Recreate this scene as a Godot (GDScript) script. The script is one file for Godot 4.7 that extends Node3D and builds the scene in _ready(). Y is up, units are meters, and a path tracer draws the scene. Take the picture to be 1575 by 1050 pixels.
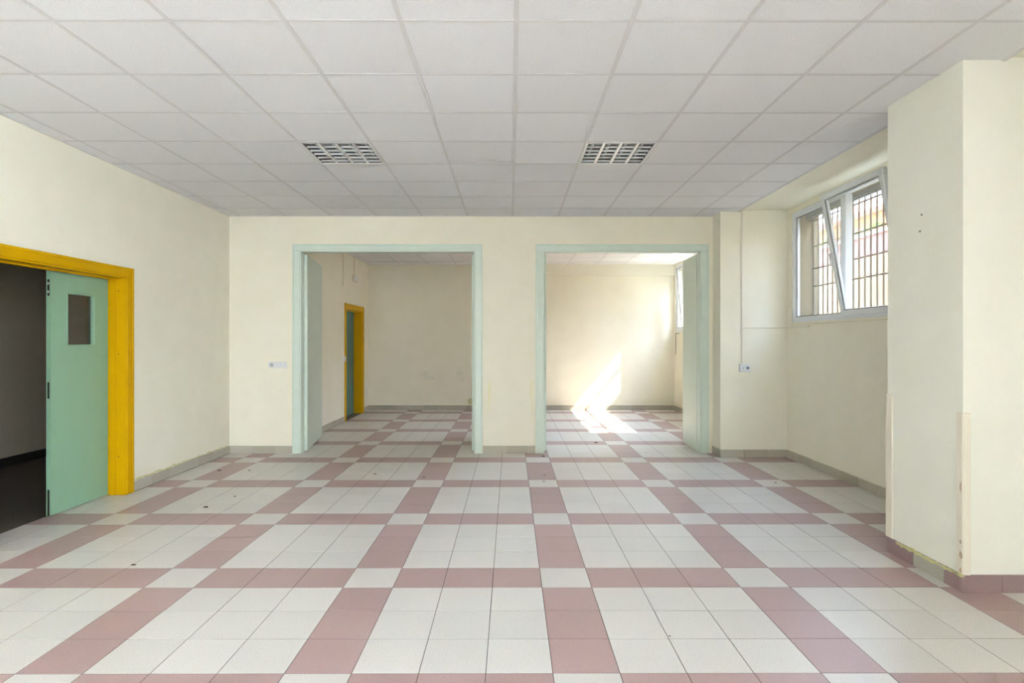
extends Node3D
# An empty hall with tiled floor, two wide doorways to a back room, a yellow framed door and a barred window.
# Plan coordinates: x right, y up, d = depth in front of the camera (Godot z = -d). Metres.

const EYE := 1.482            # camera height
const CEIL := 3.143           # suspended ceiling
const XL := -3.73             # left wall
const XR := 3.535             # right wall
const DB := 7.65              # face of the partition
const DF := -9.5              # wall behind the camera
const DR := 12.5              # back wall of the back room
const XL2 := -3.08            # left wall of the back room
const T := 0.34               # outer wall thickness
const P := 0.3                # floor tile pitch
const FX := -1.012            # floor grid origin
const FD := 3.477
const CX := 0.028             # ceiling grid origin
const CD := 2.988

var M := {}
var taken := {}
var rng := RandomNumberGenerator.new()


func _ready() -> void:
	rng.seed = 7
	camera_and_light()
	make_materials()
	shell()
	floors()
	ceilings()
	baseboards()
	doors()
	windows()
	outside()
	fittings()
	marks()


# ------------------------------------------------------------------ camera, sky, sun
func camera_and_light() -> void:
	var cam := Camera3D.new()
	cam.name = "camera"
	cam.fov = 2.0 * rad_to_deg(atan(525.0 / 887.0))
	cam.near = 0.05
	cam.far = 300.0
	cam.position = Vector3(0, EYE, 0)
	cam.rotation.y = -0.002
	add_child(cam)
	cam.current = true

	var sm := ProceduralSkyMaterial.new()
	sm.sky_top_color = Color(0.68, 0.8, 0.98)
	sm.sky_horizon_color = Color(0.92, 0.95, 1.0)
	sm.sky_curve = 0.3
	sm.ground_bottom_color = Color(0.62, 0.6, 0.56)
	sm.ground_horizon_color = Color(0.8, 0.79, 0.77)
	sm.sky_energy_multiplier = 1.0
	var sky := Sky.new()
	sky.sky_material = sm
	var env := Environment.new()
	env.background_mode = Environment.BG_SKY
	env.sky = sky
	env.background_energy_multiplier = 3.0
	env.tonemap_mode = Environment.TONE_MAPPER_LINEAR
	env.tonemap_exposure = 14.4
	env.sdfgi_enabled = true
	env.ssao_enabled = true
	env.ssil_enabled = true
	var we := WorldEnvironment.new()
	we.name = "world"
	we.environment = env
	add_child(we)

	var sun := DirectionalLight3D.new()
	sun.name = "sun"
	sun.light_color = Color(1.0, 0.97, 0.9)
	sun.light_energy = 1.15
	sun.light_angular_distance = 0.4
	sun.shadow_enabled = true
	sun.sky_mode = DirectionalLight3D.SKY_MODE_LIGHT_ONLY
	sun.basis = Basis.looking_at(Vector3(-0.84, -1.0, -0.149), Vector3.UP)
	add_child(sun)


# ------------------------------------------------------------------ materials
func noise_tex(size: int, freq: float, lo: Color, hi: Color, sd: int, octaves := 4, a := 0.2, b := 0.8) -> NoiseTexture2D:
	var n := FastNoiseLite.new()
	n.seed = sd
	n.noise_type = FastNoiseLite.TYPE_SIMPLEX_SMOOTH
	n.frequency = freq
	n.fractal_octaves = octaves
	var g := Gradient.new()
	g.offsets = PackedFloat32Array([a, b])
	g.colors = PackedColorArray([lo, hi])
	var t := NoiseTexture2D.new()
	t.width = size
	t.height = size
	t.seamless = true
	t.noise = n
	t.color_ramp = g
	return t


func mat(called: String, c: Color, rough := 0.8, spec := 0.5) -> StandardMaterial3D:
	var m := StandardMaterial3D.new()
	m.resource_name = called
	m.albedo_color = c
	m.roughness = rough
	m.metallic_specular = spec
	M[called] = m
	return m


func tri(m: StandardMaterial3D, t: Texture2D, scale: float, relief: Texture2D = null, cm := 0.0) -> void:
	m.albedo_texture = t
	m.uv1_triplanar = true
	m.uv1_world_triplanar = true
	m.uv1_triplanar_sharpness = 8.0
	m.uv1_scale = Vector3(scale, scale, scale)
	if relief:
		m.heightmap_enabled = true
		m.heightmap_texture = relief
		m.heightmap_scale = cm


func make_materials() -> void:
	var plaster := noise_tex(512, 0.012, Color(0.988, 0.987, 0.983), Color(1, 1, 1), 3, 5)
	var lumps := noise_tex(512, 0.02, Color(0, 0, 0), Color(1, 1, 1), 5, 5)
	var grain := noise_tex(512, 0.12, Color(0.93, 0.93, 0.925), Color(1, 1, 1), 9, 3)
	var grit := noise_tex(512, 0.16, Color(0, 0, 0), Color(1, 1, 1), 12, 3)
	tri(mat("wall", Color(0.955, 0.935, 0.85), 0.75), plaster, 0.31, lumps, 0.012)
	tri(mat("pillar_paint", Color(0.945, 0.94, 0.885), 0.75), plaster, 0.31, lumps, 0.012)
	tri(mat("ceiling_tile", Color(0.965, 0.962, 0.958), 0.9, 0.3), grain, 2.2, grit, 0.12)
	tri(mat("ceiling_tile_b", Color(0.957, 0.952, 0.947), 0.9, 0.3), grain, 2.2, grit, 0.12)
	mat("grid", Color(0.86, 0.85, 0.835), 0.6)
	for i in 3:
		var k: float = [1.0, 0.99, 0.978][i]
		tri(mat("tile_pale_%d" % i, Color(0.915 * k, 0.898 * k, 0.865 * k), 0.38), grain, 1.7)
		tri(mat("tile_pink_%d" % i, Color(0.765 * k, 0.65 * k, 0.628 * k), 0.38), grain, 1.7)
	mat("grout", Color(0.42, 0.39, 0.35), 0.9)
	tri(mat("skirting", Color(0.76, 0.735, 0.66), 0.5), grain, 1.3)
	tri(mat("skirting_b", Color(0.73, 0.705, 0.63), 0.5), grain, 1.3)
	tri(mat("skirting_pink", Color(0.63, 0.53, 0.525), 0.45), grain, 1.3)
	tri(mat("skirting_pale", Color(0.72, 0.71, 0.65), 0.45), grain, 1.3)
	tri(mat("yellow_paint", Color(0.83, 0.64, 0.0), 0.45, 0.25), plaster, 1.1)
	tri(mat("mint_paint", Color(0.55, 0.7, 0.57), 0.32), plaster, 0.8)
	tri(mat("pale_mint_paint", Color(0.85, 0.9, 0.84), 0.38), plaster, 0.8)
	mat("teal_paint", Color(0.33, 0.5, 0.48), 0.4)
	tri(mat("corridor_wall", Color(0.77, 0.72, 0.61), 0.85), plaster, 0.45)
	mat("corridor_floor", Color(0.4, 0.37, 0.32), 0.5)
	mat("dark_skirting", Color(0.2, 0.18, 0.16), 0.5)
	mat("white_plastic", Color(0.9, 0.9, 0.88), 0.35)
	mat("cream_plastic", Color(0.915, 0.885, 0.81), 0.45)
	mat("switch_grey", Color(0.72, 0.72, 0.7), 0.4)
	mat("grey_plastic", Color(0.55, 0.55, 0.53), 0.5)
	mat("dark_metal", Color(0.16, 0.15, 0.14), 0.45).metallic = 0.6
	mat("steel", Color(0.75, 0.75, 0.73), 0.3).metallic = 0.9
	mat("louvre", Color(0.92, 0.92, 0.91), 0.35).metallic = 0.3
	mat("louvre_blade", Color(0.84, 0.85, 0.84), 0.5)
	mat("lamp_tray", Color(0.5, 0.51, 0.5), 0.5)
	mat("tube_glass", Color(0.85, 0.86, 0.86), 0.3)
	mat("pvc_white", Color(0.92, 0.93, 0.93), 0.3)
	mat("bar_brown", Color(0.42, 0.36, 0.28), 0.6)
	var g := mat("glass", Color(0.95, 1.0, 0.98, 0.08), 0.02)
	g.transparency = BaseMaterial3D.TRANSPARENCY_ALPHA
	var fg := mat("corridor_dark_glass", Color(0.1, 0.1, 0.085, 0.55), 0.1)  # dark tint stands in for the unlit corridor behind the pane
	fg.transparency = BaseMaterial3D.TRANSPARENCY_ALPHA
	mat("paint_smear", Color(0.83, 0.815, 0.59), 0.7)
	mat("filler", Color(0.86, 0.79, 0.68), 0.9)
	mat("scuff", Color(0.915, 0.895, 0.82), 0.8)
	mat("damp_stain", Color(0.8, 0.74, 0.6), 0.8)
	mat("ceiling_stain", Color(0.925, 0.912, 0.905), 0.9)
	mat("rust_spot", Color(0.76, 0.67, 0.56), 0.8)
	mat("touch_up", Color(0.94, 0.92, 0.77), 0.75)
	mat("debris", Color(0.33, 0.27, 0.22), 0.9)
	mat("concrete", Color(0.88, 0.87, 0.85), 0.9)
	mat("unseen_bounce_paving", Color(0.72, 0.69, 0.62), 0.9)
	mat("outer_render", Color(0.5, 0.43, 0.3), 0.9)
	mat("facing_wall", Color(0.38, 0.28, 0.16), 0.9)
	mat("brick_red", Color(0.36, 0.21, 0.17), 0.9)
	mat("stone_cap", Color(0.55, 0.53, 0.48), 0.9)
	mat("house_peach", Color(0.42, 0.28, 0.14), 0.9)
	mat("roof_tile", Color(0.62, 0.4, 0.3), 0.9)
	var l := mat("leaf", Color(0.24, 0.3, 0.15), 0.7)
	l.backlight_enabled = true
	l.backlight = Color(0.2, 0.3, 0.1)


# ------------------------------------------------------------------ mesh helpers
func V(x: float, y: float, d: float) -> Vector3:
	return Vector3(x, y, -d)


func begin() -> SurfaceTool:
	var st := SurfaceTool.new()
	st.begin(Mesh.PRIMITIVE_TRIANGLES)
	return st


func poly(st: SurfaceTool, pts: Array, out: Vector3) -> void:
	var n: Vector3 = (pts[1] - pts[0]).cross(pts[2] - pts[0])
	if n.length_squared() < 1e-18:
		return
	n = n.normalized()
	var turn := n.dot(out) > 0.0
	if not turn:
		n = -n
	for i in range(1, pts.size() - 1):
		var tri_: Array = [pts[0], pts[i + 1], pts[i]] if turn else [pts[0], pts[i], pts[i + 1]]
		for p in tri_:
			st.set_normal(n)
			st.add_vertex(p)


# a box between two plan corners, edges chamfered by b
func box(st: SurfaceTool, x0: float, x1: float, y0: float, y1: float, d0: float, d1: float, b := 0.0) -> void:
	rawbox(st, Vector3(minf(x0, x1), minf(y0, y1), -maxf(d0, d1)), Vector3(maxf(x0, x1), maxf(y0, y1), -minf(d0, d1)), b)


func rawbox(st: SurfaceTool, lo: Vector3, hi: Vector3, b := 0.0, tr := Transform3D()) -> void:
	var c := (lo + hi) / 2.0
	var h := (hi - lo) / 2.0
	b = minf(b, minf(h.x, minf(h.y, h.z)) * 0.9)
	for ax in 3:
		for s in [-1.0, 1.0]:
			var u := (ax + 1) % 3
			var v := (ax + 2) % 3
			var pts := []
			for q in [[-1, -1], [1, -1], [1, 1], [-1, 1]]:
				var p := Vector3()
				p[ax] = s * h[ax]
				p[u] = q[0] * (h[u] - b)
				p[v] = q[1] * (h[v] - b)
				pts.append(tr * (c + p))
			var n := Vector3()
			n[ax] = s
			poly(st, pts, tr.basis * n)
	if b <= 0.0:
		return
	for ax in 3:            # edges along ax
		var u := (ax + 1) % 3
		var v := (ax + 2) % 3
		for su in [-1.0, 1.0]:
			for sv in [-1.0, 1.0]:
				var pts := []
				for q in [[-1, 0], [1, 0], [1, 1], [-1, 1]]:
					var p := Vector3()
					p[ax] = q[0] * (h[ax] - b)
					p[u] = su * (h[u] if q[1] == 0 else h[u] - b)
					p[v] = sv * (h[v] - b if q[1] == 0 else h[v])
					pts.append(tr * (c + p))
				var n := Vector3()
				n[u] = su
				n[v] = sv
				poly(st, pts, tr.basis * n)
	for sx in [-1.0, 1.0]:
		for sy in [-1.0, 1.0]:
			for sz in [-1.0, 1.0]:
				var s := Vector3(sx, sy, sz)
				var pts := []
				for k in 3:
					var p := Vector3()
					for j in 3:
						p[j] = s[j] * (h[j] if j == k else h[j] - b)
					pts.append(tr * (c + p))
				poly(st, pts, tr.basis * s)


func tube(st: SurfaceTool, a: Vector3, b: Vector3, r: float, sides := 10, caps := true) -> void:
	var w := (b - a).normalized()
	var u := w.cross(Vector3.UP if absf(w.y) < 0.9 else Vector3.RIGHT).normalized()
	var v := w.cross(u)
	var ra := []
	var rb := []
	for i in sides:
		var t := TAU * i / sides
		var o := (u * cos(t) + v * sin(t)) * r
		ra.append(a + o)
		rb.append(b + o)
	for i in sides:
		var j := (i + 1) % sides
		poly(st, [ra[i], ra[j], rb[j], rb[i]], (ra[i] + ra[j]) / 2.0 - a)
	if caps:
		poly(st, ra, -w)
		poly(st, rb, w)


# a flat irregular blotch, th thick, on a plane with axes u, v (n = outwards), outline radii ru, rv
func blotch(st: SurfaceTool, at: Vector3, u: Vector3, v: Vector3, ru: float, rv: float, th: float, rough := 0.35, sides := 18) -> void:
	var n := u.cross(v).normalized()
	var top := []
	var low := []
	var r := 1.0
	for i in sides:
		r = lerpf(r, 1.0 + rng.randf_range(-rough, rough), 0.7)
		var t := TAU * i / sides
		var p := at + u * cos(t) * ru * r + v * sin(t) * rv * r
		low.append(p)
		top.append(at + (p - at) * 0.94 + n * th)
	var mid := at + n * th
	for i in sides:
		var j := (i + 1) % sides
		poly(st, [mid, top[i], top[j]], n)
		poly(st, [low[i], low[j], top[j], top[i]], (low[i] + low[j]) / 2.0 - at)


func put(called: String, st: SurfaceTool, m, parent: Node = self) -> MeshInstance3D:
	var o := MeshInstance3D.new()
	o.name = called if parent != self else numbered(called)
	o.mesh = st.commit()
	o.material_override = null
	o.mesh.surface_set_material(0, M[m] if m is String else m)
	parent.add_child(o, true)
	return o


func put_mesh(called: String, mesh: Mesh, m: String, parent: Node, at := Vector3.ZERO) -> MeshInstance3D:
	var o := MeshInstance3D.new()
	o.name = called
	o.mesh = mesh
	o.set_surface_override_material(0, M[m])
	o.position = at
	parent.add_child(o, true)
	return o


func numbered(called: String) -> String:
	var k: int = taken.get(called, 0)
	taken[called] = k + 1
	return called if k == 0 else "%s_%03d" % [called, k]


func tag(o: Node, label: String, category: String, group := "", kind := "") -> Node:
	o.set_meta("label", label)
	if category:
		o.set_meta("category", category)
	if group:
		o.set_meta("group", group)
	if kind:
		o.set_meta("kind", kind)
	return o


func thing(called: String, label: String, category: String, at := Vector3.ZERO, group := "", kind := "") -> Node3D:
	var o := Node3D.new()
	o.name = numbered(called)
	o.position = at
	add_child(o)
	tag(o, label, category, group, kind)
	return o


func struct(called: String, label: String, category: String, at := Vector3.ZERO) -> Node3D:
	return thing(called, label, category, at, "", "structure")


# a wall slab in the x direction range with rectangular holes; holes are [a0, a1, y0, y1] along the long axis
func wall_with_holes(st: SurfaceTool, along_d: bool, t0: float, t1: float, a0: float, a1: float, y0: float, y1: float, holes: Array) -> void:
	var cuts := [a0, a1]
	for h in holes:
		cuts.append(h[0])
		cuts.append(h[1])
	cuts.sort()
	for i in cuts.size() - 1:
		var s: float = cuts[i]
		var e: float = cuts[i + 1]
		if e - s < 1e-4:
			continue
		var solid := [[y0, y1]]
		for h in holes:
			if h[0] < (s + e) / 2.0 and h[1] > (s + e) / 2.0:
				solid = [[y0, h[2]], [h[3], y1]]
		for q in solid:
			if q[1] - q[0] > 1e-4:
				if along_d:
					box(st, t0, t1, q[0], q[1], s, e)
				else:
					box(st, s, e, q[0], q[1], t0, t1)


# ------------------------------------------------------------------ the shell
const TOPY := 3.34
const W1 := [5.1, 7.25, 1.72, 3.09]       # main window: d0, d1, y0, y1
const W2 := [8.84, 12.39, 1.69, 3.07]     # back room window
const DOOR1 := [4.07, 5.6, 0.0, 2.11]
const DOOR4 := [10.76, 11.94, 0.0, 2.11]
const OPEN1 := [-2.8, -0.47, 0.0, 2.69]
const OPEN2 := [0.42, 2.53, 0.0, 2.69]
const FRONT := [[-3.5, -2.2, 0.8, 3.05]]  # window behind the viewer, out of view, lights the hall
const W3 := [-9.0, -0.7, 0.3, 3.09]     # long window out of view, placed to light the hall


func shell() -> void:
	var st := begin()
	wall_with_holes(st, true, XL - 0.22, XL, DF, DB, 0, TOPY, [DOOR1])
	tag(put("wall_left", st, "wall"), "long cream plaster wall with the yellow door frame", "wall", "", "structure")

	st = begin()
	wall_with_holes(st, false, DB, DB + 0.11, XL - 0.22, XR, 0, TOPY, [OPEN1, OPEN2])
	tag(put("wall_partition", st, "wall"), "cream partition wall with two wide door openings", "wall", "", "structure")

	st = begin()
	box(st, 2.68, XR, 0, TOPY, 7.37, DB)
	tag(put("wall_pier", st, "wall"), "shallow cream pier between right doorway and barred window", "wall", "", "structure")

	st = begin()
	wall_with_holes(st, true, XR, XR + T, DF - T, DR + 0.3, -0.2, TOPY, [W1, W2, W3])
	tag(put("wall_right", st, "wall"), "cream outer wall pierced by high windows", "wall", "", "structure")

	st = begin()
	box(st, 2.67, XR, 0, TOPY, 3.4, 4.08)
	box(st, 2.67, XR, 0, TOPY, -0.6, 0.08)  # added pillar out of view, keeps window light off the visible one
	tag(put("wall_pillar", st, "pillar_paint"), "broad pale pillar standing out at the right edge, and an added unseen one shading its front", "pillar", "", "structure")

	st = begin()
	box(st, 2.92, XR, CEIL + 0.018, TOPY, 0.08, 3.4)
	box(st, 2.92, XR, CEIL + 0.018, TOPY, DF, -0.6)
	box(st, 2.92, XR, CEIL + 0.018, TOPY, 4.08, 7.37)
	tag(put("trim_1", st, "wall"), "cream plaster soffit over the high barred window", "soffit", "", "structure")

	st = begin()
	wall_with_holes(st, true, XL2 - 0.22, XL2, DB + 0.11, DR, 0, TOPY, [DOOR4])
	tag(put("wall_back_room_left", st, "wall"), "cream left wall of the back room with narrow yellow door", "wall", "", "structure")

	st = begin()
	box(st, XL2 - 0.22, XR, -0.2, TOPY, DR, DR + 0.3)
	tag(put("wall_back", st, "wall"), "cream far wall of the back room with sun patch", "wall", "", "structure")

	st = begin()
	box(st, -0.15, XR, 2.9, CEIL + 0.02, DR - 0.07, DR)
	tag(put("trim_2", st, "wall"), "shallow cream beam along top of the far wall", "beam", "", "structure")

	st = begin()
	wall_with_holes(st, false, DF - T, DF, XL - 0.22, XR, -0.2, TOPY, FRONT)
	tag(put("wall_front", st, "wall"), "cream wall behind the viewer with an unseen window lighting the hall", "wall", "", "structure")

	# corridor behind the left wall
	st = begin()
	box(st, -6.2, -6.0, -0.2, TOPY, DF, 13.0)
	wall_with_holes(st, false, DF - 0.2, DF, -6.2, XL - 0.22, -0.2, TOPY, [[-5.4, -4.4, 1.2, 2.2]])  # opening added out of view to brighten the corridor
	box(st, -6.2, XL2 - 0.22, -0.2, TOPY, 12.8, 13.0)
	box(st, XL - 0.22, XL2 - 0.22, 0, TOPY, DB + 0.11, DB + 0.2)
	tag(put("wall_corridor", st, "corridor_wall"), "dim corridor wall seen past the green door leaf", "wall", "", "structure")
	st = begin()
	box(st, -6.0, XL - 0.22, -0.2, -0.003, DF, 12.8)
	box(st, XL - 0.22, XL2 - 0.22, -0.2, -0.003, DB + 0.2, 12.8)
	tag(put("floor_corridor", st, "corridor_floor"), "dark corridor floor beyond the green door leaf", "floor", "", "structure")
	st = begin()
	box(st, -6.0, -5.985, 0, 0.105, DF, 12.8, 0.004)
	tag(put("baseboard_corridor", st, "dark_skirting"), "dark baseboard along the dim corridor wall", "baseboard", "", "structure")

	st = begin()
	box(st, -6.2, XR + T, TOPY, TOPY + 0.25, DF - T, 13.0)
	tag(put("roof_slab", st, "concrete"), "concrete slab above the suspended ceiling", "slab", "", "structure")


# ------------------------------------------------------------------ floor
func floors() -> void:
	var root := struct("floor", "checked floor of pale and dusty pink square tiles", "floor")
	var st := begin()
	box(st, XL - 0.22, XR, -0.2, -0.0014, DF, DR)
	put("grout_bed", st, "grout", root)
	var cells := []
	for i in range(-11, 16):
		for j in range(-42, 31):
			var x0 := FX + i * P
			var d0 := FD + j * P
			var x1 := x0 + P
			var d1 := d0 + P
			var dm := (d0 + d1) / 2.0
			var left := XL
			if dm > DOOR1[0] and dm < DOOR1[1]:
				left = XL - 0.21
			if d0 > DB + 0.1:
				left = XL2
			x0 = maxf(x0, left)
			x1 = minf(x1, XR)
			d0 = maxf(d0, DF)
			d1 = minf(d1, DR)
			if x1 - x0 < 0.02 or d1 - d0 < 0.02:
				continue
			var band := (posmod(i, 4) == 0) != (posmod(j, 4) == 0)
			var area := 0.0
			var xm := (x0 + x1) / 2.0
			dm = (d0 + d1) / 2.0
			if dm > 2.35 and absf(xm) / dm < 0.9 and not (xm > 2.67 and dm > 3.4 and dm < 4.6) and not (xm < XL):
				area = (x1 - x0) * (d1 - d0) / pow(dm, 3.0)
			cells.append({"r": [x0, x1, d0, d1], "pink": band, "area": area, "full": x1 - x0 > 0.299 and d1 - d0 > 0.299})
	cells.sort_custom(func(a, b): return a.area > b.area)
	var whole := begin()
	rawbox(whole, Vector3(-P / 2 + 0.002, -0.012, -P / 2 + 0.002), Vector3(P / 2 - 0.002, 0, P / 2 - 0.002), 0.0006)
	var tile_mesh := whole.commit()
	var rest := {true: begin(), false: begin()}
	for k in cells.size():
		var c: Dictionary = cells[k]
		var r: Array = c.r
		var look: String = ("tile_pink_%d" if c.pink else "tile_pale_%d") % rng.randi_range(0, 2)
		var lift := rng.randf_range(-0.0006, 0.0004)
		if k < 300 and c.area > 0.0:
			if c.full:
				put_mesh("floor_tile", tile_mesh, look, root, V((r[0] + r[1]) / 2.0, lift, (r[2] + r[3]) / 2.0))
			else:
				var s := begin()
				box(s, r[0] + 0.002, r[1] - 0.002, -0.012, lift, r[2] + 0.002, r[3] - 0.002, 0.0006)
				put("floor_tile", s, look, root)
		else:
			box(rest[c.pink], r[0] + 0.002, r[1] - 0.002, -0.012, lift, r[2] + 0.002, r[3] - 0.002, 0.0006)
	var mesh: ArrayMesh = rest[false].commit()
	mesh = rest[true].commit(mesh)
	mesh.surface_set_material(0, M["tile_pale_1"])
	mesh.surface_set_material(1, M["tile_pink_1"])
	var o := MeshInstance3D.new()
	o.name = "distant_floor_tiles"
	o.mesh = mesh
	o.set_meta("kind", "stuff")
	root.add_child(o)


# ------------------------------------------------------------------ ceiling
const LAMPS := [[-3, 3], [1, 3]]


func ceilings() -> void:
	var root := struct("ceiling", "suspended ceiling of square white panels in a metal grid", "ceiling")
	var mesh := {}
	var areas := [[XL, 2.92, DF, DB], [XL2, XR, DB + 0.11, DR]]
	for a in areas:
		for i in range(-8, 8):
			for j in range(-21, 18):
				if [i, j] in LAMPS and a[0] == XL:
					continue
				var x0 := maxf(CX + i * 0.6, a[0])
				var x1 := minf(CX + i * 0.6 + 0.6, a[1])
				var d0 := maxf(CD + j * 0.6, a[2])
				var d1 := minf(CD + j * 0.6 + 0.6, a[3])
				if x1 - x0 < 0.03 or d1 - d0 < 0.03:
					continue
				var key := "%.2f %.2f" % [x1 - x0, d1 - d0]
				if not mesh.has(key):
					var s := begin()
					rawbox(s, Vector3(-(x1 - x0) / 2 + 0.006, 0, -(d1 - d0) / 2 + 0.006), Vector3((x1 - x0) / 2 - 0.006, 0.016, (d1 - d0) / 2 - 0.006), 0.002)
					mesh[key] = s.commit()
				put_mesh("ceiling_tile", mesh[key], "ceiling_tile" if rng.randf() < 0.7 else "ceiling_tile_b", root, V((x0 + x1) / 2, CEIL + rng.randf_range(0.0, 0.0012), (d0 + d1) / 2))
		for i in range(-8, 8):
			var x := CX + i * 0.6
			if x > a[0] + 0.03 and x < a[1] - 0.03:
				var s := begin()
				box(s, x - 0.0125, x + 0.0125, CEIL - 0.003, CEIL - 0.0003, a[2], a[3], 0.0015)
				put("main_runner", s, "grid", root)
		for j in range(-21, 18):
			var d := CD + j * 0.6
			if d > a[2] + 0.03 and d < a[3] - 0.03:
				var s := begin()
				box(s, a[0], a[1], CEIL - 0.0025, CEIL - 0.0003, d - 0.011, d + 0.011, 0.0008)
				put("cross_runner", s, "grid", root)
		var s2 := begin()
		box(s2, a[0], a[0] + 0.02, CEIL - 0.005, CEIL, a[2], a[3])
		box(s2, a[1] - 0.02, a[1], CEIL - 0.005, CEIL + (0.017 if a[0] == XL else 0.0), a[2], a[3])
		box(s2, a[0] + 0.02, a[1] - 0.02, CEIL - 0.005, CEIL, a[2], a[2] + 0.02)
		box(s2, a[0] + 0.02, a[1] - 0.02, CEIL - 0.005, CEIL, a[3] - 0.02, a[3])
		put("edge_trim", s2, "grid", root)
	for k in 2:
		lamp(CX + LAMPS[k][0] * 0.6, CD + LAMPS[k][1] * 0.6, ["unlit square louvre ceiling light, the left of the two", "unlit square louvre ceiling light, the right of the two"][k])


func lamp(x0: float, d0: float, label: String) -> void:
	var t := thing("ceiling_light", label, "ceiling light", V(x0 + 0.3, CEIL - 0.004, d0 + 0.3), "louvre lights recessed in the ceiling")
	var st := begin()
	var w := 0.297
	rawbox(st, Vector3(-w, 0.075, -w), Vector3(w, 0.085, w))
	for s in [-1.0, 1.0]:
		rawbox(st, Vector3(s * w - 0.004, 0, -w), Vector3(s * w + 0.004, 0.085, w))
		rawbox(st, Vector3(-w, 0, s * w - 0.004), Vector3(w, 0.085, s * w + 0.004))
	put("tray", st, "lamp_tray", t)
	st = begin()
	for s in [-1.0, 1.0]:
		rawbox(st, Vector3(s * 0.289 - 0.012, -0.003, -0.3), Vector3(s * 0.289 + 0.012, 0.004, 0.3), 0.002)
		rawbox(st, Vector3(-0.277, -0.003, s * 0.289 - 0.012), Vector3(0.277, 0.004, s * 0.289 + 0.012), 0.002)
	put("frame", st, "white_plastic", t)
	for i in 3:                          # reflector ridges, V shaped, running away from the viewer
		var x := -0.1435 + i * 0.1435
		st = begin()
		var a := [Vector3(x - 0.011, 0.002, -0.28), Vector3(x + 0.011, 0.002, -0.28), Vector3(x + 0.004, 0.03, -0.28), Vector3(x - 0.004, 0.03, -0.28)]
		var b := []
		for p in a:
			b.append(p + Vector3(0, 0, 0.56))
		for q in 4:
			var m := (q + 1) % 4
			poly(st, [a[q], a[m], b[m], b[q]], (a[q] + a[m]) / 2 - Vector3(x, 0.02, -0.28))
		put("reflector_ridge", st, "louvre", t)
	for i in 6:
		st = begin()
		var z := -0.235 + i * 0.094
		rawbox(st, Vector3(-0.277, 0.003, z - 0.0015), Vector3(0.277, 0.017, z + 0.0015))
		put("cross_blade", st, "louvre_blade", t)
	for i in 4:
		st = begin()
		var x := -0.215 + i * 0.1435
		tube(st, Vector3(x, 0.06, -0.27), Vector3(x, 0.06, 0.27), 0.013, 10)
		put("tube_lamp", st, "tube_glass", t)


# ------------------------------------------------------------------ baseboards
# tiles 0.3 long along a run from a to b on the wall whose outward direction is n
func skirting(root: Node3D, a: Vector3, b: Vector3, n: Vector3, looks: Array, h := 0.1, step := 0.3) -> void:
	var run := b - a
	var w := run.normalized()
	var total := run.length()
	var k := 0
	var s := 0.0
	while s < total - 0.02:
		var e := minf(s + step, total)
		var st := begin()
		var p := a + w * (s + 0.001) - n * 0.001
		var q := a + w * (e - 0.001) + n * (0.0085 + rng.randf_range(0.0, 0.0015)) + Vector3(0, h + rng.randf_range(-0.001, 0.002), 0)
		rawbox(st, Vector3(minf(p.x, q.x), minf(p.y, q.y), minf(p.z, q.z)), Vector3(maxf(p.x, q.x), maxf(p.y, q.y), maxf(p.z, q.z)), 0.0015)
		put("skirting_tile", st, looks[k % looks.size()], root)
		s = e
		k += 1


func baseboards() -> void:
	var grey := ["skirting", "skirting_b", "skirting"]
	var r := struct("baseboard_left", "grey tile baseboard under the left cream wall", "baseboard")
	skirting(r, V(XL, 0, DOOR1[1] + 0.09), V(XL, 0, DB), Vector3(1, 0, 0), grey)
	r = struct("baseboard_partition", "grey tile baseboard beside and between the two doorways", "baseboard")
	for q in [[XL + 0.01, OPEN1[0] - 0.1], [OPEN1[1] + 0.1, OPEN2[0] - 0.1]]:
		skirting(r, V(q[0], 0, DB), V(q[1], 0, DB), Vector3(0, 0, 1), grey)
	r = struct("baseboard_pier", "grey tile baseboard wrapping the shallow pier", "baseboard")
	skirting(r, V(2.68, 0, DB), V(2.68, 0, 7.362), Vector3(-1, 0, 0), grey)
	skirting(r, V(2.68, 0, 7.37), V(XR, 0, 7.37), Vector3(0, 0, 1), grey)
	r = struct("baseboard_right", "grey tile baseboard under the barred window", "baseboard")
	skirting(r, V(XR, 0, 7.36), V(XR, 0, 4.08), Vector3(-1, 0, 0), grey)
	r = struct("baseboard_pillar", "dusty pink tile baseboard around the broad pillar", "baseboard")
	skirting(r, V(2.67, 0, 4.08), V(2.67, 0, 3.395), Vector3(-1, 0, 0), ["skirting_pink", "skirting_pale", "skirting_pink"], 0.105, 0.27)
	skirting(r, V(2.665, 0, 3.4), V(XR, 0, 3.4), Vector3(0, 0, 1), ["skirting_pink"], 0.105, 0.23)
	r = struct("baseboard_back", "grey tile baseboard along the far wall of the back room", "baseboard")
	skirting(r, V(XL2, 0, DR), V(XR, 0, DR), Vector3(0, 0, 1), grey)
	r = struct("baseboard_back_room_left", "grey tile baseboard left of the narrow yellow door", "baseboard")
	skirting(r, V(XL2, 0, DB + 0.12), V(XL2, 0, DOOR4[0] - 0.09), Vector3(1, 0, 0), grey)
	skirting(r, V(XL2, 0, DOOR4[1] + 0.09), V(XL2, 0, DR - 0.01), Vector3(1, 0, 0), grey)
	r = struct("baseboard_back_room_right", "grey tile baseboard under the back room window", "baseboard")
	skirting(r, V(XR, 0, DB + 0.12), V(XR, 0, DR - 0.01), Vector3(-1, 0, 0), grey)


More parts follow.
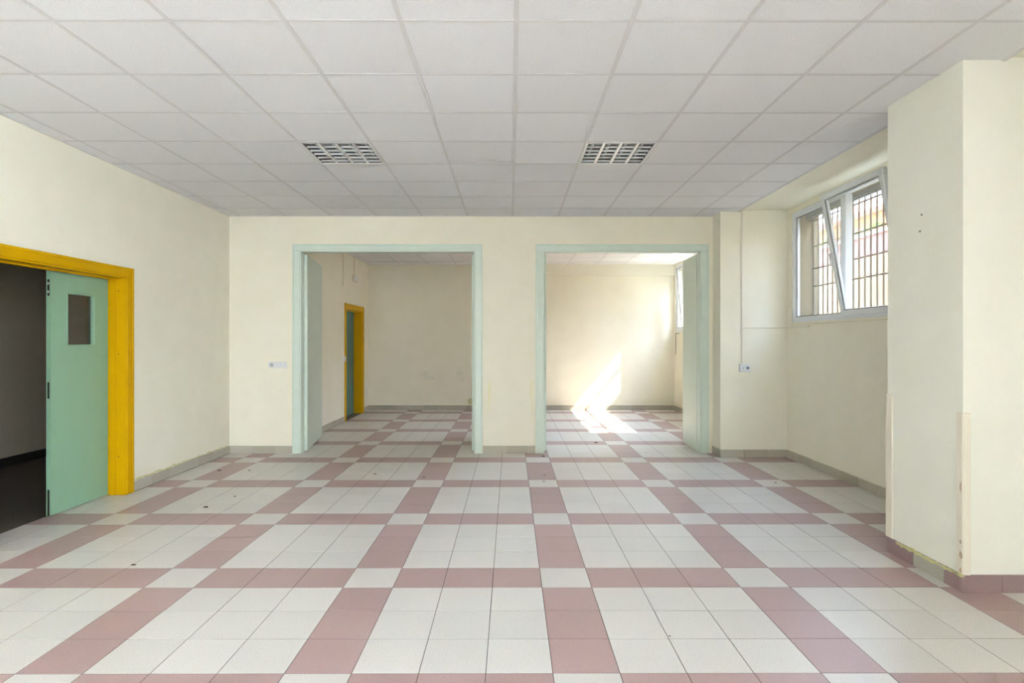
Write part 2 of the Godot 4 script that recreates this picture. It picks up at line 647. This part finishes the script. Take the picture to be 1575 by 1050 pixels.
# ------------------------------------------------------------------ doors
func frame_d(root: Node3D, x: float, hole: Array, back: float, paint: String) -> void:
	# frame of a door in a wall that runs along d; the room is on the +x side, lining goes back to x - back
	var st := begin()
	var d0: float = hole[0]
	var d1: float = hole[1]
	var y1: float = hole[3]
	box(st, x - back, x + 0.006, 0, y1 - 0.02, d0, d0 + 0.02, 0.002)
	box(st, x - back, x + 0.006, 0, y1 - 0.02, d1 - 0.02, d1, 0.002)
	box(st, x - back, x + 0.006, y1 - 0.02, y1, d0, d1, 0.002)
	put("lining", st, paint, root)
	st = begin()
	box(st, x, x + 0.016, 0, y1 - 0.006, d0 - 0.085, d0 + 0.006, 0.004)
	box(st, x, x + 0.016, 0, y1 - 0.006, d1 - 0.006, d1 + 0.085, 0.004)
	box(st, x, x + 0.016, y1 - 0.006, y1 + 0.085, d0 - 0.085, d1 + 0.085, 0.004)
	box(st, x + 0.016, x + 0.024, 0, y1 + 0.06, d1 + 0.06, d1 + 0.085, 0.003)
	box(st, x + 0.016, x + 0.024, y1 + 0.06, y1 + 0.085, d0 - 0.085, d1 + 0.085, 0.003)
	put("casing", st, paint, root)
	st = begin()
	box(st, x - 0.13, x - 0.085, 0, y1 - 0.035, d1 - 0.035, d1 - 0.02, 0.002)
	box(st, x - 0.13, x - 0.085, y1 - 0.035, y1 - 0.02, d0 + 0.02, d1 - 0.02, 0.002)
	put("stop_bead", st, paint, root)


func doors() -> void:
	# door_1: yellow frame, two mint leaves, the far one shut
	var r := struct("door_1", "yellow framed doorway with a mint green leaf at the left edge", "door")
	frame_d(r, XL, DOOR1, 0.219, "yellow_paint")
	for q in [1.97, 1.36, 0.37]:
		var s := begin()
		tube(s, V(-3.79, q, DOOR1[1] - 0.024), V(-3.79, q, DOOR1[1] - 0.019), 0.005, 8)
		put("screw", s, "dark_metal", r)
	green_leaf(r, V(-3.91, 0.008, 5.575), 0.0)
	green_leaf(r, V(-3.93, 0.008, 4.1), PI + 1.75)

	# door_2 and door_3: wide openings with pale mint frames
	r = struct("door_2", "wide pale mint doorway left of the centre wall strip", "door")
	wide_frame(r, OPEN1)
	folding_leaf(r, V(-2.785, 0.012, 7.775), 0.16, 1.22, 1)
	folding_leaf(r, V(-0.485, 0.012, 7.775), 0.0, 1.15, -1)
	r = struct("door_3", "wide pale mint doorway showing the sunlit far wall", "door")
	wide_frame(r, OPEN2)
	folding_leaf(r, V(0.435, 0.012, 7.775), 0.0, 1.15, 1)
	folding_leaf(r, V(2.545, 0.012, 7.775), -0.02, 0.66, -1)

	# door_4: narrow yellow door of the back room
	r = struct("door_4", "narrow yellow framed door with teal leaf in back room", "door")
	frame_d(r, XL2, DOOR4, 0.2, "yellow_paint")
	var st := begin()
	box(st, XL2 - 0.205, XL2 - 0.165, 0.008, DOOR4[3] - 0.025, DOOR4[0] + 0.6, DOOR4[1] - 0.024, 0.003)
	put("leaf", st, "teal_paint", r)
	st = begin()
	box(st, XL2 - 0.205, XL2 - 0.165, 0.008, DOOR4[3] - 0.025, DOOR4[0] + 0.024, DOOR4[0] + 0.594, 0.003)
	put("leaf", st, "teal_paint", r)


# leaf hinged at "at", lying towards the viewer when turn = 0; room side is +x
func green_leaf(root: Node3D, at: Vector3, turn: float) -> void:
	var leaf := begin()
	var w := 0.69
	var h := 2.075
	var y0 := 1.455 - 0.008
	var y1 := 1.9 - 0.008
	var z0 := 0.19
	var z1 := 0.505
	for q in [[0.0, w, 0.0, y0], [0.0, w, y1, h], [0.0, z0, y0, y1], [z1, w, y0, y1]]:
		rawbox(leaf, Vector3(-0.02, q[2], q[0]), Vector3(0.02, q[3], q[1]))
	var o := put("leaf", leaf, "mint_paint", root)
	o.position = at
	o.rotation.y = turn
	var st := begin()
	for q in [[z0 - 0.012, z1 + 0.012, y0 - 0.012, y0], [z0 - 0.012, z1 + 0.012, y1, y1 + 0.012], [z0 - 0.012, z0, y0, y1], [z1, z1 + 0.012, y0, y1]]:
		rawbox(st, Vector3(0.0195, q[2], q[0]), Vector3(0.026, q[3], q[1]), 0.002)
	put("glazing_bead", st, "mint_paint", o)
	st = begin()
	rawbox(st, Vector3(-0.012, y0, z0), Vector3(-0.006, y1, z1))
	put("pane", st, "corridor_dark_glass", o)
	for q in [[1.86, 2.0, "dark_metal"], [0.99, 1.13, "dark_metal"], [0.0, 0.22, "dark_metal"]]:
		st = begin()
		rawbox(st, Vector3(-0.008, q[0], w - 0.001), Vector3(0.008, q[1], w + 0.002), 0.0005)
		put("lock_plate", st, q[2], o)
	for q in [1.955, 1.885]:
		st = begin()
		rawbox(st, Vector3(-0.006, q, w + 0.001), Vector3(0.006, q + 0.02, w + 0.006), 0.001)
		put("bolt", st, "steel", o)


func wide_frame(root: Node3D, hole: Array) -> void:
	var x0: float = hole[0]
	var x1: float = hole[1]
	var y1: float = hole[3]
	var st := begin()
	box(st, x0, x0 + 0.02, 0, y1 - 0.02, DB - 0.01, DB + 0.12, 0.002)
	box(st, x1 - 0.02, x1, 0, y1 - 0.02, DB - 0.01, DB + 0.12, 0.002)
	box(st, x0, x1, y1 - 0.02, y1, DB - 0.01, DB + 0.12, 0.002)
	put("lining", st, "pale_mint_paint", root)
	st = begin()
	box(st, x0 - 0.09, x0 + 0.006, 0, y1 - 0.006, DB - 0.016, DB, 0.004)
	box(st, x1 - 0.006, x1 + 0.09, 0, y1 - 0.006, DB - 0.016, DB, 0.004)
	box(st, x0 - 0.09, x1 + 0.09, y1 - 0.006, y1 + 0.08, DB - 0.016, DB, 0.004)
	box(st, x0 - 0.09, x0 - 0.072, 0, y1 + 0.062, DB - 0.022, DB - 0.015, 0.002)
	box(st, x1 + 0.072, x1 + 0.09, 0, y1 + 0.062, DB - 0.022, DB - 0.015, 0.002)
	box(st, x0 - 0.09, x1 + 0.09, y1 + 0.062, y1 + 0.08, DB - 0.022, DB - 0.015, 0.002)
	put("casing", st, "pale_mint_paint", root)


# leaf swung into the back room; side = 1 hinged on the left jamb, -1 on the right
func folding_leaf(root: Node3D, at: Vector3, turn: float, w: float, side: int) -> void:
	var st := begin()
	rawbox(st, Vector3(0 if side > 0 else -0.042, 0, -w), Vector3(0.042 if side > 0 else 0, 2.64, 0), 0.003)
	var o := put("leaf", st, "pale_mint_paint", root)
	o.position = at
	o.rotation.y = turn
	for y in [0.25, 0.98, 1.68, 2.4]:
		st = begin()
		tube(st, Vector3(-0.007 * side, y, 0.006), Vector3(-0.007 * side, y + 0.1, 0.006), 0.007, 8)
		put("hinge", st, "steel", o)


# ------------------------------------------------------------------ windows
# one casement: frame bars and a pane, origin at the bottom edge of its inner face, lying along z
func sash(called: String, root: Node3D, at: Vector3, length: float, h: float, tilt: float, s := 0.062) -> Node3D:
	var st := begin()
	for q in [[0.0, s, 0.0, length], [h - s, h, 0.0, length], [s, h - s, 0.0, s], [s, h - s, length - s, length]]:
		rawbox(st, Vector3(0.0, q[0], q[2]), Vector3(0.055, q[1], q[3]), 0.006)
	var o := put(called, st, "pvc_white", root)
	o.position = at
	o.rotation.z = tilt
	st = begin()
	rawbox(st, Vector3(0.024, s - 0.004, s - 0.004), Vector3(0.03, h - s + 0.004, length - s + 0.004))
	put("pane", st, "glass", o)
	st = begin()
	for q in [[s - 0.002, s + 0.01, s, length - s], [h - s - 0.01, h - s + 0.002, s, length - s], [s, h - s, s - 0.002, s + 0.01], [s, h - s, length - s - 0.01, length - s + 0.002]]:
		rawbox(st, Vector3(0.006, q[0], q[2]), Vector3(0.02, q[1], q[3]))
	put("gasket", st, "grey_plastic", o)
	return o


func outer_frame(root: Node3D, w: Array, mullions: Array) -> void:
	var st := begin()
	var x0 := XR + 0.008
	var x1 := XR + 0.075
	var s := 0.038
	box(st, x0, x1, w[2], w[2] + s, w[0], w[1], 0.004)
	box(st, x0, x1, w[3] - s, w[3], w[0], w[1], 0.004)
	box(st, x0, x1, w[2] + s, w[3] - s, w[0], w[0] + s, 0.004)
	box(st, x0, x1, w[2] + s, w[3] - s, w[1] - s, w[1], 0.004)
	put("outer_frame", st, "pvc_white", root)
	for m in mullions:
		st = begin()
		box(st, x0 + 0.012, x1 + 0.02, w[2] + s, w[3] - s, m - 0.04, m + 0.04, 0.004)
		put("mullion", st, "pvc_white", root)


func window_board(root: Node3D, w: Array) -> void:
	var st := begin()
	box(st, XR - 0.018, XR + 0.02, w[2] - 0.03, w[2], w[0], w[1] + 0.03, 0.005)
	put("sill_ledge", st, "wall", root)


func windows() -> void:
	# main window with tilted casement
	var r := struct("window_1", "white framed high window with a casement tilted inwards", "window")
	outer_frame(r, W1, [6.16])
	window_board(r, W1)
	var h: float = W1[3] - W1[2] - 0.06
	sash("fixed_casement", r, V(XR + 0.02, W1[2] + 0.03, 7.225), 1.045, h, 0.0, 0.036)
	var o := sash("tilted_casement", r, V(XR + 0.0, W1[2] + 0.03, 6.165), 1.03, h, 0.178)
	var st := begin()
	rawbox(st, Vector3(-0.012, 0.62, 0.012), Vector3(0.0, 0.69, 0.036), 0.003)
	rawbox(st, Vector3(-0.03, 0.55, 0.016), Vector3(-0.012, 0.68, 0.032), 0.004)
	put("handle", st, "white_plastic", o)
	st = begin()
	tube(st, V(XR + 0.07, W1[3] - 0.1, 5.2), V(XR - 0.19, W1[3] - 0.06, 5.2), 0.005, 6)
	put("stay_arm", st, "steel", r)
	var g := thing("window_grille", "brown iron grille outside the tilted window", "grille", V(XR + 0.27, 1.72, 6.17))
	st = begin()
	rawbox(st, Vector3(-0.02, 0.0, -0.335), Vector3(0.02, 1.37, -0.24), 0.003)
	put("flat_post", st, "bar_brown", g)
	for i in 21:
		var z := -1.06 + i * 0.104
		if z > -0.36 and z < -0.22:
			continue
		st = begin()
		rawbox(st, Vector3(-0.007, 0.0, z - 0.008), Vector3(0.007, 1.37, z + 0.008), 0.002)
		put("upright_bar", st, "bar_brown", g)
	for y in [0.45, 0.67, 0.95, 1.27]:
		st = begin()
		rawbox(st, Vector3(-0.016, y - 0.009, -1.08), Vector3(-0.006, y + 0.009, 1.07), 0.001)
		put("cross_bar", st, "bar_brown", g)
	st = begin()
	box(st, XR + 0.076, XR + T + 0.004, W1[2], W1[3], W1[1] - 0.006, W1[1] + 0.001)
	box(st, XR + 0.076, XR + T + 0.004, W1[2], W1[3], W1[0] - 0.001, W1[0] + 0.006)
	box(st, XR + 0.076, XR + T + 0.004, W1[3] - 0.006, W1[3] + 0.001, W1[0] + 0.006, W1[1] - 0.006)
	box(st, XR + 0.076, XR + T + 0.03, W1[2] - 0.001, W1[2] + 0.02, W1[0] + 0.006, W1[1] - 0.006)
	put("outer_reveal", st, "outer_render", r)
	# lowered end of a roller shutter in the head of the opening
	var sh := thing("roller_shutter", "grey roller shutter end in the window head", "shutter", V(XR + 0.16, 3.02, 6.17))
	for i in 3:
		st = begin()
		rawbox(st, Vector3(-0.008, -0.005 - i * 0.028 + 0.03, -1.05), Vector3(0.008, 0.02 - i * 0.028 + 0.03, 1.05), 0.006)
		put("slat", st, "grey_plastic", sh)

	# back room window
	r = struct("window_2", "bright high window in the back room by sunlit wall", "window")
	outer_frame(r, W2, [9.64, 10.42, 11.16, 11.95])
	window_board(r, W2)
	h = W2[3] - W2[2] - 0.06
	for q in [[9.64, 8.87], [10.42, 9.64], [11.16, 10.42], [12.36, 11.95]]:
		sash("fixed_casement", r, V(XR + 0.02, W2[2] + 0.03, q[0]), q[0] - q[1], h, 0.0)
	sash("tilted_casement", r, V(XR, W2[2] + 0.03, 11.95), 0.79, h, 0.1)
	g = thing("window_grille", "plain iron bars outside the back room window", "grille", V(XR + 0.145, 1.72, 10.61))
	for d in [9.62, 10.4, 11.14, 11.93]:
		st = begin()
		rawbox(st, Vector3(-0.008, -0.03, 10.61 - d - 0.009), Vector3(0.008, 1.35, 10.61 - d + 0.009), 0.002)
		put("upright_bar", st, "bar_brown", g)
	st = begin()
	rawbox(st, Vector3(-0.018, 0.69, -1.78), Vector3(-0.008, 0.745, 1.77), 0.002)
	put("cross_bar", st, "bar_brown", g)

	sh = thing("roller_shutter", "roller shutter half lowered over the back room window", "shutter", V(XR + 0.2, 2.9, 10.615))
	for i in 4:
		st = begin()
		rawbox(st, Vector3(-0.007, i * 0.042, -1.77), Vector3(0.007, i * 0.042 + 0.04, 1.77), 0.005)
		put("slat", st, "grey_plastic", sh)

	# out-of-view windows beside and behind the viewer, placed to light the hall
	r = struct("window_3", "long white framed window on the right, out of view, lighting the hall", "window")
	outer_frame(r, W3, [-7.6, -6.2, -4.8, -3.4, -2.0])
	for q in [[-7.6, -8.97], [-6.2, -7.6], [-4.8, -6.2], [-3.4, -4.8], [-2.0, -3.4], [-0.73, -2.0]]:
		sash("casement", r, V(XR + 0.02, W3[2] + 0.03, q[0]), q[0] - q[1], W3[3] - W3[2] - 0.06, 0.0)
	for k in FRONT.size():
		var f: Array = FRONT[k]
		r = struct("window_%d" % (4 + k), ["unseen white window behind the viewer, lighting the hall from the corridor side", "unseen white window straight behind the viewer, lighting the hall", "unseen white window behind the viewer, lighting the hall from the pillar side"][k], "window")
		st = begin()
		var d0 := DF - 0.12
		box(st, f[0], f[1], f[2], f[2] + 0.06, d0, d0 + 0.07, 0.004)
		box(st, f[0], f[1], f[3] - 0.06, f[3], d0, d0 + 0.07, 0.004)
		for x in [f[0], (f[0] + f[1]) / 2 - 0.03, f[1] - 0.06]:
			box(st, x, x + 0.06, f[2] + 0.06, f[3] - 0.06, d0, d0 + 0.07, 0.004)
		put("window_frame", st, "pvc_white", r)
		st = begin()
		box(st, f[0] + 0.05, f[1] - 0.05, f[2] + 0.05, f[3] - 0.05, d0 + 0.03, d0 + 0.036)
		put("pane", st, "glass", r)


# ------------------------------------------------------------------ outside
func outside() -> void:
	var st := begin()
	box(st, -40, 60, -0.5, -0.25, -40, 60)  # out of view, kept pale so it bounces daylight onto the ceiling
	tag(put("ground", st, "concrete"), "unseen pale concrete yard bouncing daylight in through the windows", "ground", "", "structure")
	st = begin()
	box(st, XR + T, 6.6, -0.25, -0.2, 4.4, 21.0)  # out of view, pale so it throws light up to the soffit
	tag(put("unseen_bounce_paving", st, "unseen_bounce_paving"), "unseen pale paving under the window, bouncing light up to the soffit", "paving", "", "structure")
	var t := thing("garden_wall", "cream garden wall with brick upper part outside the window", "wall", V(6.6, -0.25, 12.5))
	st = begin()
	rawbox(st, Vector3(0, 0, -9), Vector3(0.3, 3.3, 9))
	put("lower_wall", st, "facing_wall", t)
	st = begin()
	rawbox(st, Vector3(0.02, 3.3, -9), Vector3(0.28, 3.68, 9))
	put("brick_course", st, "brick_red", t)
	st = begin()
	rawbox(st, Vector3(-0.03, 3.68, -9), Vector3(0.33, 3.74, 9), 0.01)
	put("coping", st, "stone_cap", t)
	# hedge behind the wall
	t = thing("hedge", "green hedge growing above the brick garden wall", "hedge", V(7.5, -0.25, 14.5))
	var leaves := begin()
	for i in 1500:
		var p := Vector3(rng.randf_range(-0.35, 0.35), rng.randf_range(0.2, 4.1) + 0.12 * sin(i * 0.7), rng.randf_range(-7.0, 7.0))
		var u := Vector3(rng.randf_range(-1, 1), rng.randf_range(-1, 1), rng.randf_range(-1, 1)).normalized() * 0.13
		var v := u.cross(Vector3(rng.randf_range(-1, 1), 1, rng.randf_range(-1, 1))).normalized() * 0.07
		poly(leaves, [p - u, p + v, p + u, p - v], u.cross(v))
	var lv := put("foliage", leaves, "leaf", t)
	lv.set_meta("kind", "stuff")
	st = begin()
	for i in 9:
		tube(st, Vector3(0, 0, -6.6 + i * 1.65), Vector3(0, 3.9, -6.5 + i * 1.65), 0.03, 6)
	put("stems", st, "bar_brown", t)
	st = begin()
	box(st, XR + T, 7.0, -0.25, 5.0, 2.4, 4.4, 0.01)  # added block out of view, cuts the sky light reaching the pier
	tag(put("added_light_blocker", st, "outer_render"), "windowless annex added out of view to keep sky light off the pier", "blocker", "", "structure")
	st = begin()
	box(st, XR + T, XR + T + 2.3, 3.3, 3.42, -3.0, 0.3, 0.01)  # added out of view, stops sun entering the long window
	tag(put("added_sun_canopy", st, "outer_render"), "flat canopy added out of view to keep sun off the long window", "canopy", "", "structure")
	# neighbouring house, then an unseen block that keeps sun off the main window
	house("neighbour_house", "peach coloured house beyond the hedge outside the window", V(12.6, -0.25, 21.0), 6.0, 8.5, 6.2, 1.7)
	house("unseen_sun_block", "unseen tall block across the yard, keeping sun off the main window", V(12.0, -0.25, 4.6), 9.0, 3.8, 15.5, 1.2, "structure")


func house(called: String, label: String, at: Vector3, wide: float, long: float, high: float, rise: float, kind := "") -> void:
	var t := thing(called, label, "house", at, "", kind)
	var st := begin()
	rawbox(st, Vector3(0, 0, -long / 2), Vector3(wide, high, long / 2))
	put("wall", st, "house_peach", t)
	st = begin()
	var e := 0.5
	var a := [Vector3(-e, high, -long / 2 - e), Vector3(wide + e, high, -long / 2 - e), Vector3(wide / 2, high + rise, -long / 2 - e)]
	var b := []
	for p in a:
		b.append(p + Vector3(0, 0, long + 2 * e))
	poly(st, a, Vector3(0, 0, -1))
	poly(st, b, Vector3(0, 0, 1))
	for i in 3:
		var j := (i + 1) % 3
		poly(st, [a[i], a[j], b[j], b[i]], (a[i] + a[j]) / 2 - Vector3(wide / 2, high + 0.3, a[i].z))
	put("roof", st, "roof_tile", t)
	var rows := int((high - 1.0) / 3.0)
	var cols := int(long / 3.0)
	for i in rows:
		for j in cols:
			st = begin()
			var z := -long / 2 + (j + 0.5) * long / cols
			var y := 1.2 + i * 3.0
			rawbox(st, Vector3(-0.04, y, z - 0.6), Vector3(0.02, y + 1.5, z + 0.6), 0.01)
			var w := put("window", st, "stone_cap", t)
			st = begin()
			rawbox(st, Vector3(-0.05, y + 0.1, z - 0.5), Vector3(-0.03, y + 1.4, z + 0.5))
			put("pane", st, "dark_metal", w)


# ------------------------------------------------------------------ fittings on the walls
func fittings() -> void:
	# switch plate left of the first doorway
	var t := thing("switch_panel", "long white switch plate left of the wide doorway", "switch", V(-3.09, 1.172, DB))
	var st := begin()
	rawbox(st, Vector3(-0.125, -0.042, 0), Vector3(0.118, 0.042, 0.012), 0.004)
	put("plate", st, "white_plastic", t)
	for i in 4:
		st = begin()
		rawbox(st, Vector3(-0.098 + i * 0.05, -0.024, 0.011), Vector3(-0.054 + i * 0.05, 0.024, 0.017), 0.003)
		put("rocker", st, "switch_grey" if i == 0 else "white_plastic", t)
	# socket on the pier with its conduit
	t = thing("wall_socket", "white surface socket on the pier under a conduit", "socket", V(2.985, 1.145, 7.37))
	st = begin()
	rawbox(st, Vector3(-0.07, -0.05, 0), Vector3(0.07, 0.05, 0.035), 0.006)
	put("box", st, "white_plastic", t)
	for x in [-0.025, 0.03]:
		st = begin()
		tube(st, Vector3(x, 0, 0.034), Vector3(x, 0, 0.038), 0.02, 16)
		var s := put("socket_face", st, "grey_plastic" if x > 0 else "white_plastic", t)
		st = begin()
		tube(st, Vector3(x, 0.006, 0.038), Vector3(x, 0.006, 0.0395), 0.004, 8)
		tube(st, Vector3(x, -0.006, 0.038), Vector3(x, -0.006, 0.0395), 0.004, 8)
		put("pin_hole", st, "dark_metal", s)
	st = begin()
	box(st, 2.945, 2.965, 1.195, CEIL + 0.015, 7.358, 7.37, 0.002)
	tag(put("cable_conduit", st, "cream_plastic"), "upright cream conduit running up the pier from the socket", "conduit")
	st = begin()
	box(st, 2.966, XR, 1.652, 1.668, 7.36, 7.37, 0.002)
	box(st, XR - 0.012, XR, 1.652, 1.668, 6.86, 7.358, 0.002)
	box(st, XR - 0.02, XR, 1.648, 1.676, 6.8, 6.86, 0.003)
	tag(put("cable_conduit", st, "cream_plastic"), "level cream conduit from the pier to below the window", "conduit")
	# back room: emergency light box, cable ducts, switch
	t = thing("emergency_light", "small white emergency light box above the yellow door", "lamp", V(XL2, 2.72, 11.35))
	st = begin()
	rawbox(st, Vector3(0, -0.06, -0.14), Vector3(0.05, 0.06, 0.14), 0.008)
	put("box", st, "cream_plastic", t)
	st = begin()
	rawbox(st, Vector3(0.048, -0.045, -0.12), Vector3(0.056, 0.045, 0.12), 0.004)
	put("lens", st, "white_plastic", t)
	st = begin()
	box(st, XL2, XL2 + 0.015, 2.78, CEIL - 0.006, 11.33, 11.355, 0.002)
	tag(put("cable_duct", st, "cream_plastic"), "short duct from the ceiling to the emergency light", "duct")
	st = begin()
	box(st, XL2, XL2 + 0.015, 2.5, CEIL - 0.006, 10.55, 10.58, 0.002)
	tag(put("cable_duct", st, "cream_plastic"), "longer bare duct on the wall left of the emergency light", "duct")
	t = thing("light_switch", "small white wall switch beside the narrow yellow door", "switch", V(XL2, 1.16, 10.56))
	st = begin()
	rawbox(st, Vector3(0, -0.045, -0.06), Vector3(0.045, 0.045, 0.06), 0.006)
	put("box", st, "white_plastic", t)
	st = begin()
	rawbox(st, Vector3(0.044, -0.02, -0.015), Vector3(0.052, 0.02, 0.015), 0.003)
	put("rocker", st, "white_plastic", t)
	st = begin()
	box(st, XR - 0.01, XR, 1.2, 1.66, 12.33, 12.345, 0.002)
	box(st, XR - 0.01, XR, 1.645, 1.66, 12.1, 12.33, 0.002)
	tag(put("window_cable", st, "grey_plastic"), "thin grey cable bent under the back room window", "cable")
	# corner guards of the pillar
	st = begin()
	box(st, 2.66, 2.672, 0.105, 1.11, 4.02, 4.09, 0.003)
	box(st, 2.672, 2.72, 0.105, 1.11, 4.078, 4.09, 0.003)
	tag(put("corner_guard", st, "cream_plastic"), "cream corner guard on the far edge of the pillar", "corner guard")
	st = begin()
	box(st, 2.66, 2.671, 0.105, 1.06, 3.39, 3.44, 0.003)
	box(st, 2.671, 2.71, 0.105, 1.06, 3.389, 3.4, 0.003)
	tag(put("corner_guard", st, "cream_plastic"), "stained cream corner guard on the near edge of the pillar", "corner guard")
	# screws left in the pillar
	for q in [[2.305, 3.74], [2.2, 3.755]]:
		st = begin()
		tube(st, V(2.671, q[0], q[1]), V(2.664, q[0], q[1]), 0.006, 8)
		tag(put("wall_plug", st, "grey_plastic"), ["upper of two old screws in the pillar side", "lower of two old screws in the pillar side"][0 if q[0] > 2.25 else 1], "screw", "screws in the pillar")


# ------------------------------------------------------------------ marks, stains, litter
func marks() -> void:
	# yellow green overpaint along the tops of baseboards
	var left: Node = get_node("baseboard_left")
	for i in 26:
		var st := begin()
		var d := 5.72 + i * 0.074
		blotch(st, V(XL + 0.0002, 0.106 + rng.randf_range(-0.004, 0.01), d), Vector3(0, 0, -1), Vector3(0, 1, 0), rng.randf_range(0.03, 0.07), rng.randf_range(0.004, 0.013), 0.0012)
		put("paint_streak", st, "paint_smear", left)
	var pil: Node = get_node("baseboard_pillar")
	for i in 16:
		var st := begin()
		var d := 3.42 + i * 0.036
		blotch(st, V(2.6605, 0.097 + rng.randf_range(-0.004, 0.006), d), Vector3(0, 0, 1), Vector3(0, 1, 0), rng.randf_range(0.02, 0.04), rng.randf_range(0.006, 0.014), 0.0012)
		put("paint_streak", st, "paint_smear", pil)
	# litter flecks on the floor: px positions turned into places on the tiles
	var spots := [[-2.73, 5.16, 0.028], [-2.64, 5.52, 0.016], [-3.35, 6.63, 0.03], [-3.0, 6.63, 0.018], [-2.5, 3.83, 0.02], [-1.52, 6.45, 0.02], [-0.95, 6.3, 0.018], [0.37, 6.4, 0.016], [0.35, 6.1, 0.016], [2.78, 6.05, 0.016], [1.25, 8.45, 0.03], [0.42, 7.45, 0.025], [0.8, 2.9, 0.008]]
	var where := ["left pale tiles nearest the yellow door frame", "pale tiles just beyond the largest left fleck", "tiles close to the left wall corner", "tiles in front of the doorway's left casing", "bottom left tiles nearest the viewer", "tiles in front of the left doorway", "tiles before the left doorway's right casing", "tiles before the centre wall strip, farther one", "tiles before the centre wall strip, nearer one", "right hand tiles towards the barred window", "sunlit side of the back room floor", "threshold of the right doorway", "pale tiles at the bottom centre"]
	var n := -1
	for q in spots:
		n += 1
		var st := begin()
		blotch(st, V(q[0], 0.0005, q[1]), Vector3(1, 0, 0), Vector3(0, 0, -1), q[2] * 0.75, q[2] * 0.5, q[2] * 0.2, 0.5, 9)
		tag(put("litter_fleck", st, "debris"), "dark dirt fleck on the " + where[n], "dirt", "dirt flecks on the floor")
	var cl: Node = get_node("ceiling")
	for q in [[2.7, 4.3, 0.1, 0.05], [2.62, 4.42, 0.06, 0.04], [2.65, 4.85, 0.07, 0.035], [2.75, 3.95, 0.07, 0.03]]:
		var st := begin()
		blotch(st, V(q[0], CEIL - 0.0001, q[1]), Vector3(1, 0, 0), Vector3(0, 0, 1), q[2], q[3], 0.0006, 0.4, 16)
		put("water_stain", st, "ceiling_stain", cl)
	var bw: Node = get_node("wall_back")
	var st2 := begin()
	blotch(st2, V(-0.88, 0.19, DR - 0.0002), Vector3(1, 0, 0), Vector3(0, 1, 0), 0.05, 0.085, 0.001, 0.5, 14)
	put("paint_patch", st2, "paint_smear", bw)
	for q in [[-1.85, 0.8, 0.1, 0.05], [-1.75, 0.68, 0.14, 0.03], [-1.12, 0.78, 0.06, 0.07], [-1.05, 0.66, 0.04, 0.04]]:
		st2 = begin()
		blotch(st2, V(q[0], q[1], DR - 0.0002), Vector3(1, 0, 0), Vector3(0, 1, 0), q[2], q[3], 0.0008, 0.5, 14)
		put("scuff_mark", st2, "scuff", bw)
	var guard: Node = get_node("corner_guard_001")
	for q in [[0.22, 0.012, 0.02], [0.3, 0.008, 0.012], [0.13, 0.012, 0.018], [0.62, 0.007, 0.03]]:
		st2 = begin()
		blotch(st2, V(2.6598, q[0], 3.405), Vector3(0, 0, 1), Vector3(0, 1, 0), q[1], q[2], 0.0008, 0.4, 12)
		put("rust_spot", st2, "rust_spot", guard)
	var part: Node = get_node("wall_partition")
	for q in [[-0.285, 0.82, 0.02, 0.13], [-0.3, 0.62, 0.012, 0.07], [0.27, 0.86, 0.018, 0.14], [0.285, 0.6, 0.012, 0.08]]:
		st2 = begin()
		blotch(st2, V(q[0], q[1], DB - 0.0002), Vector3(1, 0, 0), Vector3(0, 1, 0), q[2], q[3], 0.0008, 0.4, 16)
		put("touch_up_patch", st2, "touch_up", part)
